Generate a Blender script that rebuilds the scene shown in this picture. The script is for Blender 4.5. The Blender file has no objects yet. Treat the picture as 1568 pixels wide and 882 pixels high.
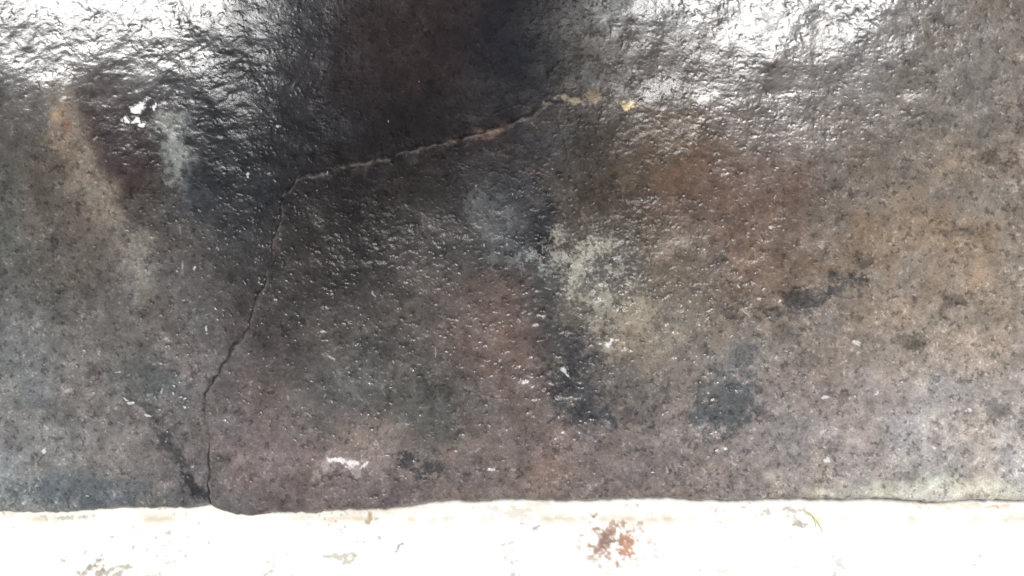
import bpy, math, numpy as np
from mathutils import Vector, Matrix
rng=np.random.RandomState
scene=bpy.context.scene
scene.view_settings.view_transform='Standard'
scene.view_settings.look='None'
scene.view_settings.exposure=0

# ---------------- numpy noise helpers -----------------
def vnoise(x,y,seed):
    N=256
    t=rng(seed).rand(N,N)*2-1
    xi=np.floor(x).astype(np.int64); yi=np.floor(y).astype(np.int64)
    fx=x-xi; fy=y-yi
    fx=fx*fx*fx*(fx*(fx*6-15)+10); fy=fy*fy*fy*(fy*(fy*6-15)+10)
    a=t[yi%N,xi%N]; b=t[yi%N,(xi+1)%N]; c=t[(yi+1)%N,xi%N]; d=t[(yi+1)%N,(xi+1)%N]
    return (a*(1-fx)+b*fx)*(1-fy)+(c*(1-fx)+d*fx)*fy
def fbm(x,y,wl,oc,seed,gain=.5):
    s=0;a=1;n=0
    ca,sa=math.cos(.6),math.sin(.6)
    X=x/wl; Y=y/wl
    for o in range(oc):
        s=s+a*vnoise(X+17.3*o,Y+5.1*o,seed+o); n+=a; a*=gain
        X,Y=(X*ca-Y*sa)*2.03,(X*sa+Y*ca)*2.03
    return s/n*1.6
def sstep(a,b,x):
    t=np.clip((x-a)/(b-a),0,1); return t*t*(3-2*t)
def lin(c):
    c=np.asarray(c,float)/255.
    return np.where(c<=.04045,c/12.92,((c+.055)/1.055)**2.4)

# ---------------- stone colour chart with painted glare haze (980 units per metre, y down) ---------
COLS=np.array([0,130,260,390,520,650,780,910,1040,1170,1300,1430,1568.])
ROWS=np.array([0,100,200,300,400,500,600,700,780.])
CH=np.array([  # lower rows and right columns lightened to stand in for veiling glare
[(70,70,70),(66,65,66),(48,48,52),(34,37,43),(38,32,34),(44,36,36),(32,30,34),(42,40,40),(60,58,58),(76,74,73),(90,86,84),(101,94,87),(108,101,93)],
[(74,72,70),(68,64,61),(42,42,44),(30,32,38),(34,29,33),(41,32,33),(27,26,31),(54,49,45),(66,59,54),(74,69,66),(90,86,82),(102,95,87),(111,104,97)],
[(80,75,70),(84,72,64),(46,46,48),(26,28,32),(26,26,29),(34,29,31),(48,42,42),(56,52,46),(72,61,52),(86,77,71),(98,90,83),(109,101,91),(118,110,103)],
[(80,78,72),(92,83,75),(60,58,57),(34,35,39),(32,28,30),(44,41,41),(52,51,54),(64,58,50),(82,66,56),(96,79,70),(105,95,86),(117,106,94),(124,113,103)],
[(84,83,79),(88,82,76),(82,77,74),(46,45,45),(45,40,39),(62,58,56),(56,56,57),(73,69,64),(88,79,69),(103,88,78),(114,103,92),(124,111,98),(130,118,105)],
[(97,96,93),(95,91,86),(91,87,84),(58,54,53),(64,60,57),(84,75,69),(84,72,66),(82,78,71),(102,94,84),(116,106,97),(125,115,106),(134,122,110),(143,132,120)],
[(108,108,106),(107,104,102),(100,96,94),(88,79,76),(80,77,74),(77,75,72),(94,83,77),(88,82,78),(107,100,94),(121,112,106),(132,123,118),(142,134,128),(151,144,139)],
[(116,117,116),(110,109,108),(95,90,89),(99,88,86),(103,92,89),(96,88,84),(103,91,86),(105,95,91),(116,107,102),(130,121,116),(143,135,131),(155,149,144),(163,158,153)],
[(115,119,116),(94,99,101),(95,92,91),(92,83,80),(98,87,84),(97,86,83),(105,95,90),(112,101,96),(122,111,105),(134,125,119),(149,144,137),(162,159,151),(170,167,159)],
],float)
WET_SHEEN=np.array([  # coat weight of wet stone, laid out to place highlights and dark gap
[1,1,1,.42,.02,.0,.0,.08,.75,1,.85,.45,.3],
[.95,.92,.8,.34,.02,.0,.0,.06,.45,1,.85,.42,.3],
[.3,.22,.3,.22,.02,.0,.03,.10,.3,.85,.45,.3,.26],
[.14,.13,.18,.18,.07,.07,.11,.12,.22,.32,.26,.24,.24],
[.22,.22,.22,.22,.20,.24,.17,.2,.24,.30,.30,.3,.3],
[.34,.34,.34,.3,.28,.3,.32,.34,.38,.42,.42,.42,.42],[.42]*13,[.46]*13,[.46]*13],float)
def gridsample(G,px,py):
    u=np.interp(px,COLS,np.arange(13)); v=np.interp(py,ROWS,np.arange(9))
    i=np.clip(np.floor(u).astype(int),0,11); j=np.clip(np.floor(v).astype(int),0,7)
    fu=u-i; fv=v-j
    fu=fu*fu*(3-2*fu)*.5+fu*.5; fv=fv*fv*(3-2*fv)*.5+fv*.5
    if G.ndim==3: fu=fu[:,None]; fv=fv[:,None]
    return (G[j,i]*(1-fu)+G[j,i+1]*fu)*(1-fv)+(G[j+1,i]*(1-fu)+G[j+1,i+1]*fu)*fv

def lines(a0,a1,b0,b1,dn,cs):
    return np.concatenate([np.arange(a0,b0,cs),np.arange(b0,b1,dn),np.arange(b1,a1+cs,cs)])
gx=lines(-620,2180,-20,1590,1.35,14)
gy=np.concatenate([np.arange(-640,-20,14),np.arange(-20,760,1.35),np.linspace(760,850,70)])
nx,ny=len(gx),len(gy)
QX,QY=[a.ravel() for a in np.meshgrid(gx,gy)]
# broad swells of the face, sides raised to catch the sun's reflection
def swell(x,y):
    return sstep(430,-230,x)*114*sstep(700,90,y)+sstep(940,1600,x)*66*sstep(720,60,y)+fbm(x,y,260,3,141)*4
HM=swell(QX,QY)
PX=784+(QX-784)/(1-HM/1231); PY=441+(QY-441)/(1-HM/1231)

ex=[-620,0,150,250,318,340,380,420,520,600,700,760,820,900,1050,1200,1350,1420,1568,2200]
ey=[788,786,784,781,774,786,792,786,779,776,769,768,765,766,766,767,766,770,768,768]
EDGE=np.interp(QX,ex,ey)+fbm(QX,QX*0,60,4,91)*2.8+fbm(QX,QX*0,9,3,95)*1.3
over=QY-(EDGE-9)
R=9.
roll=np.clip(over,0,None); ang=np.clip(roll/R,0,math.pi/2)
PYs=np.where(over>0,(EDGE-9)+R*np.sin(ang),QY)
back=np.where(over>0,R*(1-np.cos(ang))+np.clip(roll-R*math.pi/2,0,None)*1.6,0)

wx=PX+fbm(PX,PY,90,5,1)*26; wy=PY+fbm(PX,PY,90,5,11)*26
wx2=PX+fbm(PX,PY,26,4,21)*10; wy2=PY+fbm(PX,PY,26,4,31)*10
C=gridsample(CH,wx,wy)
W=gridsample(WET_SHEEN,wx,wy)

CR=np.array([(1420,120),(1300,138),(1180,146),(1100,143),(1000,152),(930,153),(850,156),(825,166),(800,182),(740,203),(690,216),(640,228),(560,250),(510,262),(455,276),(434,296),(428,335),(418,380),(406,430),(395,462),(384,498),(352,545),(332,575),(317,603),(315,640),(324,688),(321,740),(325,800)],float)
cxp=PX+fbm(PX,PY,22,4,41)*4.5; cyp=PY+fbm(PX,PY,22,4,51)*4.5
D=np.full(PX.shape,1e9); T=np.zeros(PX.shape)
for k in range(len(CR)-1):
    a,b=CR[k],CR[k+1]; d=b-a; L2=d@d
    t=np.clip(((cxp-a[0])*d[0]+(cyp-a[1])*d[1])/L2,0,1)
    ddx=cxp-(a[0]+t*d[0]); ddy=cyp-(a[1]+t*d[1]); dd=np.hypot(ddx,ddy)
    sgn=np.sign(d[0]*(cyp-a[1])-d[1]*(cxp-a[0]))
    m=dd<np.abs(D); D=np.where(m,dd*np.where(sgn==0,1,sgn),D); T=np.where(m,(k+t)/(len(CR)-1),T)
SD=-D
crk=np.interp(T,[0,.08,.16,.24,.85,1],[0,.1,.3,1,1,1])
crh=np.interp(T,[0,.14,.26,1],[0,.12,1,1])

n1=fbm(PX,PY,45,5,61); n2=fbm(PX,PY,14,4,71); n3=fbm(PX,PY,5,3,81,.8)
n4=fbm(PX,PY,22,5,87,.75)
def blob(cx,cy,rx,ry,rot,col,amt,edge=.5,w=1.,nz=.45,wt=None):
    global C,W
    X=(wx2 if w else PX)-cx; Y=(wy2 if w else PY)-cy
    r=math.radians(rot); c,s=math.cos(r),math.sin(r)
    q=np.hypot((X*c+Y*s)/rx,(-X*s+Y*c)/ry)
    m=sstep(1+edge,1-edge,q+n1*nz*.5+n4*nz+n3*nz*.5)*amt
    C=C*(1-m[:,None])+np.array(col,float)*m[:,None]
    if wt is not None: W=W*(1-m)+wt*m
    return m
blob(95,185,28,62,-15,(124,110,94),.8,.45,nz=.7)
blob(150,290,30,84,-22,(126,116,103),.85,.45,nz=.8)
blob(205,400,26,60,-5,(126,119,110),.8,.45,nz=.85)
blob(92,175,9,11,0,(164,130,88),.6,.5,nz=.8)
blob(100,188,5,9,0,(150,90,64),.5,.5,nz=.8)
blob(188,225,36,80,-18,(54,40,40),.8,.6)
blob(268,222,18,56,-8,(132,136,130),.85,.45,nz=.85)
blob(288,262,14,26,-8,(142,147,145),.6,.5,nz=1)
blob(308,300,26,36,0,(60,68,75),.5,.7)
blob(20,330,30,80,0,(94,94,86),.5,.7)
blob(350,200,50,120,0,(25,28,33),.7,.6)
blob(600,110,170,130,0,(38,30,31),.4,.6)
blob(790,80,50,110,0,(28,31,38),.55,.7)
blob(470,60,40,60,0,(38,44,50),.3,.7)
blob(620,200,130,40,-15,(24,24,26),.6,.6)
blob(520,340,60,90,10,(32,28,29),.6,.7)
blob(840,220,30,44,0,(54,60,69),.45,.8,nz=.9)
blob(760,335,32,52,-20,(96,97,96),.7,.45,nz=1.2)
blob(830,345,22,55,10,(31,32,35),.85,.55)
blob(800,280,30,35,0,(38,39,43),.7,.6)
blob(820,410,26,22,20,(152,154,150),.85,.4,nz=1.4)
blob(905,395,48,36,0,(158,153,140),.85,.4,nz=1.4)
blob(915,455,50,38,30,(152,146,130),.85,.4,nz=1.4)
blob(975,500,34,34,30,(140,130,112),.65,.45,nz=1.4)
blob(1020,520,50,34,0,(146,134,116),.65,.5,nz=1.4)
blob(1035,370,45,20,-20,(150,140,128),.75,.5,nz=1.4)
blob(940,70,35,60,0,(112,110,106),.65,.5,nz=1.3)
blob(930,30,24,24,0,(120,120,118),.5,.5,nz=1.3)
blob(990,300,70,70,0,(64,52,43),.5,.8,nz=.8)
blob(960,158,9,6,0,(214,188,132),.85,.45,nz=1)
blob(868,155,20,4,0,(168,154,130),.75,.5,nz=1)
blob(915,150,12,8,0,(150,128,98),.7,.5,nz=1)
blob(738,208,20,7,-18,(128,102,86),.6,.6,nz=1)
blob(1040,240,50,50,0,(112,92,68),.45,.7,nz=1.3)
blob(1110,285,90,46,0,(98,74,64),.45,.7,nz=.8)
blob(1180,400,120,50,0,(108,87,74),.35,.8,nz=.8)
blob(1400,360,90,50,0,(150,126,100),.4,.7,nz=1.3)
blob(1480,470,100,60,0,(148,128,104),.3,.8,nz=1)
blob(1255,452,50,16,-22,(66,65,65),.8,.45,nz=.7)
blob(1225,478,26,7,-22,(72,71,71),.6,.45,nz=.7)
blob(1105,612,42,56,15,(78,81,82),.85,.4,nz=.6)
blob(1130,550,34,28,0,(88,90,90),.6,.6)
blob(885,600,28,60,-12,(56,58,60),.85,.45,nz=.9)
blob(838,500,28,90,-18,(52,52,53),.8,.45,nz=.9)
blob(775,520,50,70,-15,(106,81,72),.45,.8,nz=.8)
blob(740,480,60,50,0,(100,84,76),.35,.8,nz=.8)
blob(690,530,40,40,0,(95,80,73),.35,.8)
blob(640,640,90,50,0,(70,71,67),.5,.6)
blob(600,520,80,80,0,(66,66,63),.4,.7)
blob(575,680,60,40,0,(124,113,107),.65,.6)
blob(400,690,60,60,0,(113,98,94),.5,.8)
blob(650,715,30,16,0,(50,50,50),.8,.5,nz=1.1)
blob(690,698,16,14,0,(138,115,106),.6,.5,nz=.8)
blob(385,700,22,12,0,(140,122,114),.55,.6,nz=.8)
blob(430,722,14,7,0,(142,126,118),.5,.6,nz=.8)
blob(840,720,30,60,25,(126,104,95),.45,.8)
blob(262,690,11,58,-32,(52,51,52),.8,.5,nz=.5)
blob(298,742,9,36,-38,(38,38,38),.85,.4,nz=.35)
blob(215,622,26,8,28,(58,60,61),.7,.5,nz=.5)
blob(235,590,50,26,20,(82,88,88),.6,.6)
blob(110,750,110,24,0,(76,86,90),.65,.5,nz=.7)
blob(175,700,60,30,0,(124,119,114),.5,.8)
blob(1490,752,150,13,0,(206,205,186),.8,.6,nz=1.1)
blob(1340,757,60,8,0,(190,186,166),.6,.7,nz=1.1)
blob(1250,530,60,26,0,(108,106,103),.4,.8,nz=.8)
blob(1440,590,80,20,0,(166,160,152),.35,.9,nz=1)
blob(470,420,50,60,20,(46,43,42),.5,.8)
r=rng(5)
for k in range(80):
    x=r.uniform(860,1560); y=r.uniform(190,740); s=r.uniform(4,13)
    base=gridsample(CH,np.array([x]),np.array([y]))[0]
    dk=r.rand()<.5
    blob(x,y,s*1.5,s,r.uniform(-40,40),base*(.68 if dk else 1.22)+(np.array([0,1,2]) if dk else np.array([4,1,-3])),.5,.5,nz=1.2)
for k in range(40):
    x=r.uniform(0,860); y=r.uniform(260,750); s=r.uniform(5,15)
    base=gridsample(CH,np.array([x]),np.array([y]))[0]
    blob(x,y,s*1.4,s,r.uniform(-60,60),base*r.choice([.76,1.18]),.5,.5,nz=1.2)

# general mottling
C=C*np.clip(1+.06*n1+.10*n2+.11*n3+.09*n4,.3,2)[:,None]
hue=fbm(PX,PY,60,5,101)
C[:,0]*=1+.025*hue; C[:,2]*=1-.03*hue
g_=C.mean(1,keepdims=True); C=g_+(C-g_)*np.interp(PX,[0,500,900],[.80,.84,.9])[:,None]
pit=sstep(.4,.75,fbm(PX,PY,8,3,111,.8))
C*=(1-.26*pit)[:,None]
gr=sstep(.55,.85,fbm(PX,PY,4.5,2,121,.9))*sstep(-.3,.5,n4)
C+=(gr*30)[:,None]*np.array([1,.96,.9])*np.clip(C.mean(1)/90,.3,1.2)[:,None]
# crack rim
rag=.75+.7*n2+.5*n3
band=np.exp(-((SD-1.5)/2.3)**2)*crk*np.clip(rag,0,1)
C=C*(1-band[:,None]*.62)+np.array([116,109,104.])*band[:,None]*.62
halo=np.exp(-((SD-6)/9.)**2)*crk*np.clip(n4+.2,0,1)
C=C*(1-halo[:,None]*.5)+np.array([104,94,88.])*halo[:,None]*.5
slit=np.exp(-((SD+2.4)/1.6)**2)*crk*np.clip(.7+n1+.4*n2,0,1)*np.interp(T,[0,.7,.8,1],[.7,.7,1,1])
C*=(1-.8*slit)[:,None]
orange=np.exp(-(D/7.)**2)*sstep(.25,.7,fbm(PX,PY,24,5,131,.7))*np.interp(PX,[600,720,1150,1250],[0,1,1,0])
C=C*(1-orange[:,None]*.28)+np.array([150,128,104.])*orange[:,None]*.28

# ---- height (chart units) -----
H=HM+fbm(PX,PY,80,3,151)*1.2
H+=3.2*sstep(-2,6,SD)*np.exp(-np.clip(SD,0,None)/120)*crk*crh
H-=2.0*slit*crh
H+=band*1.2*crh
wl=fbm(PX*.66+PY*.12,PY+PX*.1,12,3,161,.5)
wr=fbm(PX*.85-PY*.2,PY*.95,12,3,171,.52)
mixl=sstep(650,950,PX)
wk=wl*(1-mixl)+wr*mixl
wk=np.where(wk>0,wk*.65,wk*1.35)
amp=(.55+.35*fbm(PX,PY,120,3,181))
amp=amp*np.interp(PY,[100,300,420,600],[.62,1.0,1.25,1.75])*np.interp(W,[.02,.3],[.35,1])
H+=wk*.70*amp
H+=n3*np.interp(PY,[150,450],[.09,.26])
H-=pit*np.interp(PY,[150,450],[.3,.65])
ox=np.clip(-40-QX,0,None)+np.clip(QX-1610,0,None); oy=np.clip(-40-QY,0,None)
H-=(ox/600)**2*420+(oy/600)**2*420
H-=60*sstep(300,620,ox)+60*sstep(300,620,oy)

def fleck(cx,cy,rx,ry,col=(228,228,226),amt=1,h=.8,nz=.9,rot=0):
    global H
    m=blob(cx,cy,rx,ry,rot,col,amt,.22,w=1,nz=nz,wt=.1); H+=m*h
for f in [(207,159,12,6),(200,181,5,2.6),(214,187,7,3),(187,180,4,1.8),(228,168,4,2),(520,707,9,6),(541,711,7,4),(530,717,8,3),(560,715,5,2.4)]:
    fleck(*f,nz=.75)
blob(540,712,34,12,0,(190,182,176),.5,.6,nz=1.2)
for f in [(300,412,2.2,3.6),(312,507,2.4,4.5),(313,513,1.5,2),(197,621,6,3),(227,637,6,2.4),(190,612,2,1.5),(247,600,3.4,1.8),(862,573,5,2.8),(867,577,2,1.5),(374,268,3.2,2),(426,198,2.6,2),(398,141,2,1.8),(417,268,1.6,1.8),(1262,609,7,2.2),(1305,612,2,1.5),(1128,433,1.8,1.8),(330,40,1.6,1.5),(750,722,5,2.4),(1260,706,5,3.4),(1427,690,3,3.4),(1050,300,1.5,1.5),(985,305,2,2),(1310,527,4.5,2.4),(70,690,3.5,1.6),(1385,680,3,1.6),(1480,618,3,2),(1345,602,5,1.6),(940,527,7,2)]:
    fleck(*f,amt=.8,col=(214,214,214),nz=.45)
r=rng(9)
for k in range(150):
    x=r.uniform(0,1568); y=r.uniform(60,760)
    fleck(x,y,r.uniform(1.0,2.2),r.uniform(1,1.6),amt=r.uniform(.3,.75),col=(196,195,192),nz=.2,h=.3)
for (x0,y0,x1,y1,wd,am) in [(275,345,283,455,1.2,.45),(283,380,276,430,1.0,.3),(560,250,552,330,1,.15)]:
    dx,dy=x1-x0,y1-y0; t=np.clip(((PX-x0)*dx+(PY-y0)*dy)/(dx*dx+dy*dy),0,1)
    q=np.hypot(PX-x0-t*dx+n1*2,PY-y0-t*dy); m=np.exp(-(q/wd)**2)*am*np.clip(.6+n2,0,1)
    C=C*(1-m[:,None])+170*m[:,None]; H-=m*.4
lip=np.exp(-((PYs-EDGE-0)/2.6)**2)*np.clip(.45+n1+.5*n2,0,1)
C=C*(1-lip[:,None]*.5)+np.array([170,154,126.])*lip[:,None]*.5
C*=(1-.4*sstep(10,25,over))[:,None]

C=np.clip(C,8,240)
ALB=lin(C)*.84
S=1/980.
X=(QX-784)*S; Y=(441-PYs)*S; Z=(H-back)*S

TILT=math.radians(45); CZ=0.85
M=Matrix(((1,0,0),(0,math.cos(TILT),-math.sin(TILT)),(0,math.sin(TILT),math.cos(TILT)))).to_4x4()
M.translation=Vector((0,0,CZ))

def add_mesh(name,co,faces,mat,smooth=True):
    me=bpy.data.meshes.new(name)
    me.vertices.add(len(co)); me.vertices.foreach_set('co',np.asarray(co,np.float32).ravel())
    faces=np.asarray(faces,np.int32); n=len(faces)
    me.loops.add(n*4); me.loops.foreach_set('vertex_index',faces.ravel())
    me.polygons.add(n); me.polygons.foreach_set('loop_start',np.arange(0,n*4,4,dtype=np.int32))
    me.update(calc_edges=True)
    me.polygons.foreach_set('use_smooth',np.full(n,smooth))
    me.materials.append(mat)
    ob=bpy.data.objects.new(name,me); scene.collection.objects.link(ob); return ob
def gridfaces(nx,ny,flip=False):
    i=np.arange(nx-1)[None,:]+np.arange(ny-1)[:,None]*nx
    i=i.ravel(); f=np.stack([i,i+nx,i+nx+1,i+1],1)
    return f[:,::-1] if flip else f
def setattr_col(ob,name,rgb):
    a=ob.data.attributes.new(name,'FLOAT_COLOR','POINT')
    v=np.ones((len(rgb),4),np.float32); v[:,:3]=rgb; a.data.foreach_set('color',v.ravel())

# ---------------- materials ----------------
def newmat(name):
    m=bpy.data.materials.new(name); m.use_nodes=True
    nt=m.node_tree; return m,nt,nt.nodes['Principled BSDF']
def N(nt,t,**k):
    n=nt.nodes.new(t)
    for a,b in k.items(): setattr(n,a,b)
    return n
rock,nt,bs=newmat('wet_dark_stone')
L=nt.links.new
tc=N(nt,'ShaderNodeTexCoord')
at=N(nt,'ShaderNodeAttribute',attribute_name='base_tone')
aw=N(nt,'ShaderNodeAttribute',attribute_name='wet_sheen')
na=N(nt,'ShaderNodeTexNoise'); na.inputs['Scale'].default_value=380; na.inputs['Detail'].default_value=4; na.inputs['Roughness'].default_value=.75
nb=N(nt,'ShaderNodeTexNoise'); nb.inputs['Scale'].default_value=130; nb.inputs['Detail'].default_value=5; nb.inputs['Roughness'].default_value=.6
L(tc.outputs['Object'],na.inputs['Vector']); L(tc.outputs['Object'],nb.inputs['Vector'])
mr=N(nt,'ShaderNodeMapRange'); mr.inputs['From Min'].default_value=.3; mr.inputs['From Max'].default_value=.7; mr.inputs['To Min'].default_value=.7; mr.inputs['To Max'].default_value=1.3
L(na.outputs['Fac'],mr.inputs['Value'])
mul=N(nt,'ShaderNodeMix',data_type='RGBA',blend_type='MULTIPLY'); mul.inputs['Factor'].default_value=1
L(at.outputs['Color'],mul.inputs['A']); L(mr.outputs['Result'],mul.inputs['B'])
L(mul.outputs['Result'],bs.inputs['Base Color'])
bs.inputs['Roughness'].default_value=.6
bs.inputs['Specular IOR Level'].default_value=.04
L(aw.outputs['Fac'],bs.inputs['Coat Weight'])
bs.inputs['Coat Roughness'].default_value=.18
bs.inputs['Coat IOR'].default_value=1.53
b1=N(nt,'ShaderNodeBump'); b1.inputs['Strength'].default_value=.5; b1.inputs['Distance'].default_value=.0008
b2=N(nt,'ShaderNodeBump'); b2.inputs['Strength'].default_value=.45; b2.inputs['Distance'].default_value=.0003
L(nb.outputs['Fac'],b1.inputs['Height']); L(na.outputs['Fac'],b2.inputs['Height']); L(b1.outputs['Normal'],b2.inputs['Normal'])
L(b2.outputs['Normal'],bs.inputs['Normal']); L(b2.outputs['Normal'],bs.inputs['Coat Normal'])

co=np.stack([X,Y,Z],1)
faces=gridfaces(nx,ny)
idx=np.arange(nx*ny).reshape(ny,nx)
ring=np.concatenate([idx[0,:],idx[1:,-1],idx[-1,-2::-1],idx[-2:0:-1,0]])
bk=co[ring].copy(); bk[:,2]=-1.15; bk[:,0]*=.8; bk[:,1]=np.where(bk[:,1]>0,bk[:,1]*.8,bk[:,1])
n0=len(co); nr=len(ring)
k=np.arange(nr); k2=(k+1)%nr
side=np.stack([ring[k],ring[k2],n0+k2,n0+k],1)
allco=np.concatenate([co,bk])
st=add_mesh('wet_boulder',allco,np.concatenate([faces,side]),rock)
st.matrix_world=M
setattr_col(st,'base_tone',np.concatenate([ALB,np.full((nr,3),.06)]))  # stain colours with the painted glare haze included
setattr_col(st,'wet_sheen',np.repeat(np.concatenate([np.clip(W*(1+.35*n1+.3*n2),0,1),np.full(nr,.1)])[:,None],3,1))

# ---------------- white ledge ----------------
foot=M@Vector((0,(441-800)*S,0))
LZ=foot.z; LY=foot.y
def Q(px,py):
    q=(py-800)/82*.087
    return (px-784)*S*(1-.56*q), q
lx=np.concatenate([np.arange(-1.9,-.86,.03),np.arange(-.86,.86,.0018),np.arange(.86,1.93,.03)])
lq=np.concatenate([np.linspace(-1.2,-.06,12),np.arange(-.055,.14,.0018),np.arange(.14,.385,.012)])
prof=[(q,0.) for q in lq]
q0=lq[-1]
for a in np.linspace(0,90,7)[1:]:
    a=math.radians(a); prof.append((q0+.02*math.sin(a),-.02*(1-math.cos(a))))
for z in np.linspace(-.03,-LZ+.0,14): prof.append((q0+.02,z))
prof=np.array(prof)
lnx,lny=len(lx),len(prof)
GX,GQ=[a.ravel() for a in np.meshgrid(lx,prof[:,0])]
GZ=np.repeat(prof[:,1],lnx)
u=GX*980; v=GQ*980
m1=fbm(u,v,60,5,201); m2=fbm(u,v,14,4,211); m3=fbm(u,v,5,3,221)
LC=np.tile(np.array([.77,.755,.71]),(len(GX),1))*(1+.04*m1+.03*m2)[:,None]
LH=fbm(u,v,90,3,231)*.0008+m2*.0004
ux=u+fbm(u,v,16,4,241)*7; vx=v+fbm(u,v,16,4,251)*7
def mark(px,py,rx,ry,col,amt,nz=.9,edge=.5,dh=0):
    global LC,LH
    x,q=Q(px,py); a=np.hypot((ux-x*980)/rx,(vx-q*980)/ry)
    m=sstep(1+edge,1-edge,a+nz*(m2*.7+m3*.6+m1*.3))*amt
    LC=LC*(1-m[:,None])+lin(col)*m[:,None]; LH+=m*dh
mark(948,827,34,26,(172,154,142),.8,1.3,.6)
mark(938,822,24,20,(140,106,90),.8,1.1,.5,-.0006); mark(962,839,16,11,(168,122,94),.8,1.1,.5,-.0006)
mark(937,808,18,8,(160,134,118),.6,1.3)
mark(935,828,12,9,(112,88,80),.6,1.2)
mark(158,873,24,6,(140,130,110),.7,1.3); mark(150,868,10,4,(120,110,92),.6,1.3)
mark(240,880,14,3,(150,140,120),.5,1.4)
mark(525,855,15,6,(158,156,134),.7,1.5); mark(545,850,6,3,(130,125,105),.6,1.2)
mark(570,788,4,9,(135,110,85),.8,1.1); mark(568,803,3.5,5,(150,125,95),.75,1.1)
mark(600,775,50,4,(205,190,160),.4,1)
mark(610,840,6,2,(120,120,118),.8,.5)
mark(800,785,30,6,(180,170,150),.5,1.6); mark(828,772,22,6,(214,208,196),.8,.6); mark(800,797,4,2.4,(120,110,100),.8,1)
mark(822,808,3,3,(130,120,105),.8,1)
mark(1215,783,24,5,(150,140,120),.6,1.5); mark(1222,803,6,6,(130,122,108),.75,1.2); mark(1212,822,5,7,(185,180,165),.6,1.2); mark(1205,795,5,2.4,(110,105,95),.7,1.)
mark(1282,866,6,9,(180,180,174),.7,1.2); mark(1275,880,7,3,(150,146,140),.6,1.2)
mark(1395,850,8,3,(200,200,196),.7,1.2); mark(1330,865,9,3,(200,198,190),.6,1.3); mark(1105,875,8,4,(190,186,175),.6,1.4); mark(1070,870,5,2,(160,155,150),.6,1)
mark(95,793,18,4,(150,148,130),.7,1.4); mark(130,790,12,3,(140,135,110),.5,1.3); mark(62,845,8,4,(215,212,200),.6,1.4); mark(65,870,5,6,(205,200,190),.6,1.4)
mark(1480,772,60,3,(200,185,150),.5,1.2); mark(1518,771,18,2,(170,140,95),.5,1)
jd=np.exp(-np.abs(GQ+.006)/.011)*np.clip(.35+.6*m1+.5*m2,0,1)
LC=LC*(1-jd[:,None]*.75)+lin((176,160,130))*jd[:,None]*.75
sp=sstep(.72,.9,fbm(u,v,8,2,261,.8))*sstep(.15,.6,fbm(u,v,70,3,271))
LC=LC*(1-sp[:,None]*.6)+lin((140,132,118))*sp[:,None]*.6
paint,nt,bs=newmat('white_painted_concrete'); L=nt.links.new
at=N(nt,'ShaderNodeAttribute',attribute_name='base_tone'); L(at.outputs['Color'],bs.inputs['Base Color'])
tc=N(nt,'ShaderNodeTexCoord'); na=N(nt,'ShaderNodeTexNoise'); na.inputs['Scale'].default_value=260; na.inputs['Detail'].default_value=4
L(tc.outputs['Object'],na.inputs['Vector']); b=N(nt,'ShaderNodeBump'); b.inputs['Strength'].default_value=.4; b.inputs['Distance'].default_value=.0008
L(na.outputs['Fac'],b.inputs['Height']); L(b.outputs['Normal'],bs.inputs['Normal']); bs.inputs['Roughness'].default_value=.5
lo=np.stack([GX,LY-GQ,LZ+GZ+np.where(GZ==0,LH,0)],1)
lg=add_mesh('white_painted_ledge',lo,gridfaces(lnx,lny),paint)
setattr_col(lg,'base_tone',np.clip(LC,.01,.85))

# ---------------- grass sprig on the ledge ----------------
gm,nt,bs=newmat('dry_grass'); 
no=N(nt,'ShaderNodeTexNoise'); no.inputs['Scale'].default_value=60
cr=N(nt,'ShaderNodeValToRGB'); cr.color_ramp.elements[0].color=(.5,.52,.2,1); cr.color_ramp.elements[1].color=(.66,.64,.36,1)
nt.links.new(no.outputs['Fac'],cr.inputs['Fac']); nt.links.new(cr.outputs['Color'],bs.inputs['Base Color'])
vs=[];fs=[]
def blade(p0,p1,w,lift):
    b=len(vs); n=8
    p0=np.array(p0);p1=np.array(p1); d=(p1-p0); nrm=np.array([-d[1],d[0]])/np.hypot(*d)
    for i in range(n+1):
        t=i/n; c=p0+d*t+nrm*.003*math.sin(t*3.1); ww=w*(1-t)**.6*.5+.00015
        z=LZ+.0015+lift*math.sin(t*math.pi*.9)
        for s in (-1,1): vs.append((c[0]+nrm[0]*ww*s,c[1]+nrm[1]*ww*s,z+(.0004 if s>0 else 0)))
        if i: fs.append((b+2*i-2,b+2*i-1,b+2*i+1,b+2*i))
a=Q(1237,784); c=Q(1260,818); blade((a[0],LY-a[1]),(c[0],LY-c[1]),.0026,.003)
a=Q(1240,786); c=Q(1249,810); blade((a[0],LY-a[1]),(c[0],LY-c[1]),.002,.002)
add_mesh('grass_sprig',vs,fs,gm)

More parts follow.
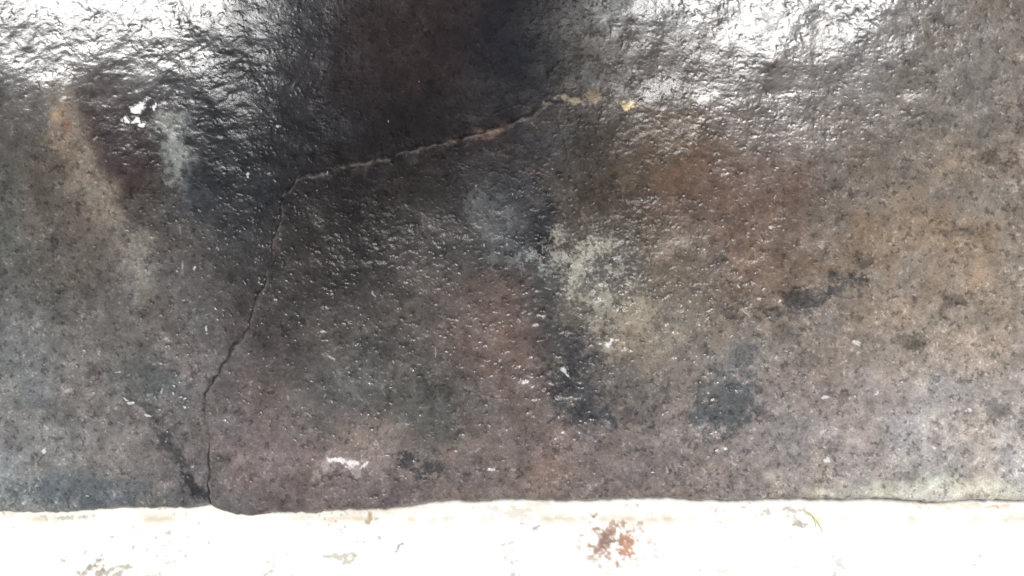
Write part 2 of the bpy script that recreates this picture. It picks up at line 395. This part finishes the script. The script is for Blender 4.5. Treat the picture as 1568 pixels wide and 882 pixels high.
# ---------------- ground ----------------
g,nt,bs=newmat('pale_concrete_ground'); L=nt.links.new
tc=N(nt,'ShaderNodeTexCoord'); na=N(nt,'ShaderNodeTexNoise'); na.inputs['Scale'].default_value=3; na.inputs['Detail'].default_value=10
cr=N(nt,'ShaderNodeValToRGB'); cr.color_ramp.elements[0].color=(.22,.21,.19,1); cr.color_ramp.elements[1].color=(.38,.36,.33,1)
cr.color_ramp.elements[0].position=.35; cr.color_ramp.elements[1].position=.65
L(tc.outputs['Object'],na.inputs['Vector']); L(na.outputs['Fac'],cr.inputs['Fac']); L(cr.outputs['Color'],bs.inputs['Base Color']); bs.inputs['Roughness'].default_value=.85
b=N(nt,'ShaderNodeBump'); b.inputs['Distance'].default_value=.01; L(na.outputs['Fac'],b.inputs['Height']); L(b.outputs['Normal'],bs.inputs['Normal'])
gs=np.array([-600,-100,-20,-5,-2,0,2,5,20,100,600.])
A,B=[a.ravel() for a in np.meshgrid(gs,gs)]
add_mesh('ground',np.stack([A,B,A*0],1),gridfaces(11,11,True),g)

# ---------------- light ----------------
EL=math.radians(68); AZ=math.radians(0)
d=Vector((math.sin(AZ)*math.cos(EL),-math.cos(AZ)*math.cos(EL),math.sin(EL)))
sl=bpy.data.lights.new('sun','SUN'); sl.energy=3.0; sl.angle=math.radians(14); sl.color=(1,.99,.98)
so=bpy.data.objects.new('sun',sl); so.rotation_euler=d.to_track_quat('Z','Y').to_euler(); so.location=(0,-3,6); scene.collection.objects.link(so)
w=bpy.data.worlds.new('World'); scene.world=w; w.use_nodes=True; nt=w.node_tree
sk=nt.nodes.new('ShaderNodeTexSky'); sk.sky_type='NISHITA'; sk.sun_disc=False; sk.sun_elevation=EL; sk.sun_rotation=math.pi-AZ; sk.dust_density=4; sk.air_density=1
hs=nt.nodes.new('ShaderNodeHueSaturation'); hs.inputs['Saturation'].default_value=.5
bg=nt.nodes['Background']; bg.inputs['Strength'].default_value=.13
nt.links.new(sk.outputs['Color'],hs.inputs['Color']); nt.links.new(hs.outputs['Color'],bg.inputs['Color'])

cam=bpy.data.cameras.new('camera'); cam.sensor_width=36; cam.lens=18/math.tan(math.radians(32.5)); cam.clip_start=.02; cam.clip_end=2000
cobj=bpy.data.objects.new('camera',cam); scene.collection.objects.link(cobj)
cobj.matrix_world=M@Matrix.Translation((0,0,1.256))
scene.camera=cobj
print('verts',len(allco),'ledge',LZ,LY)
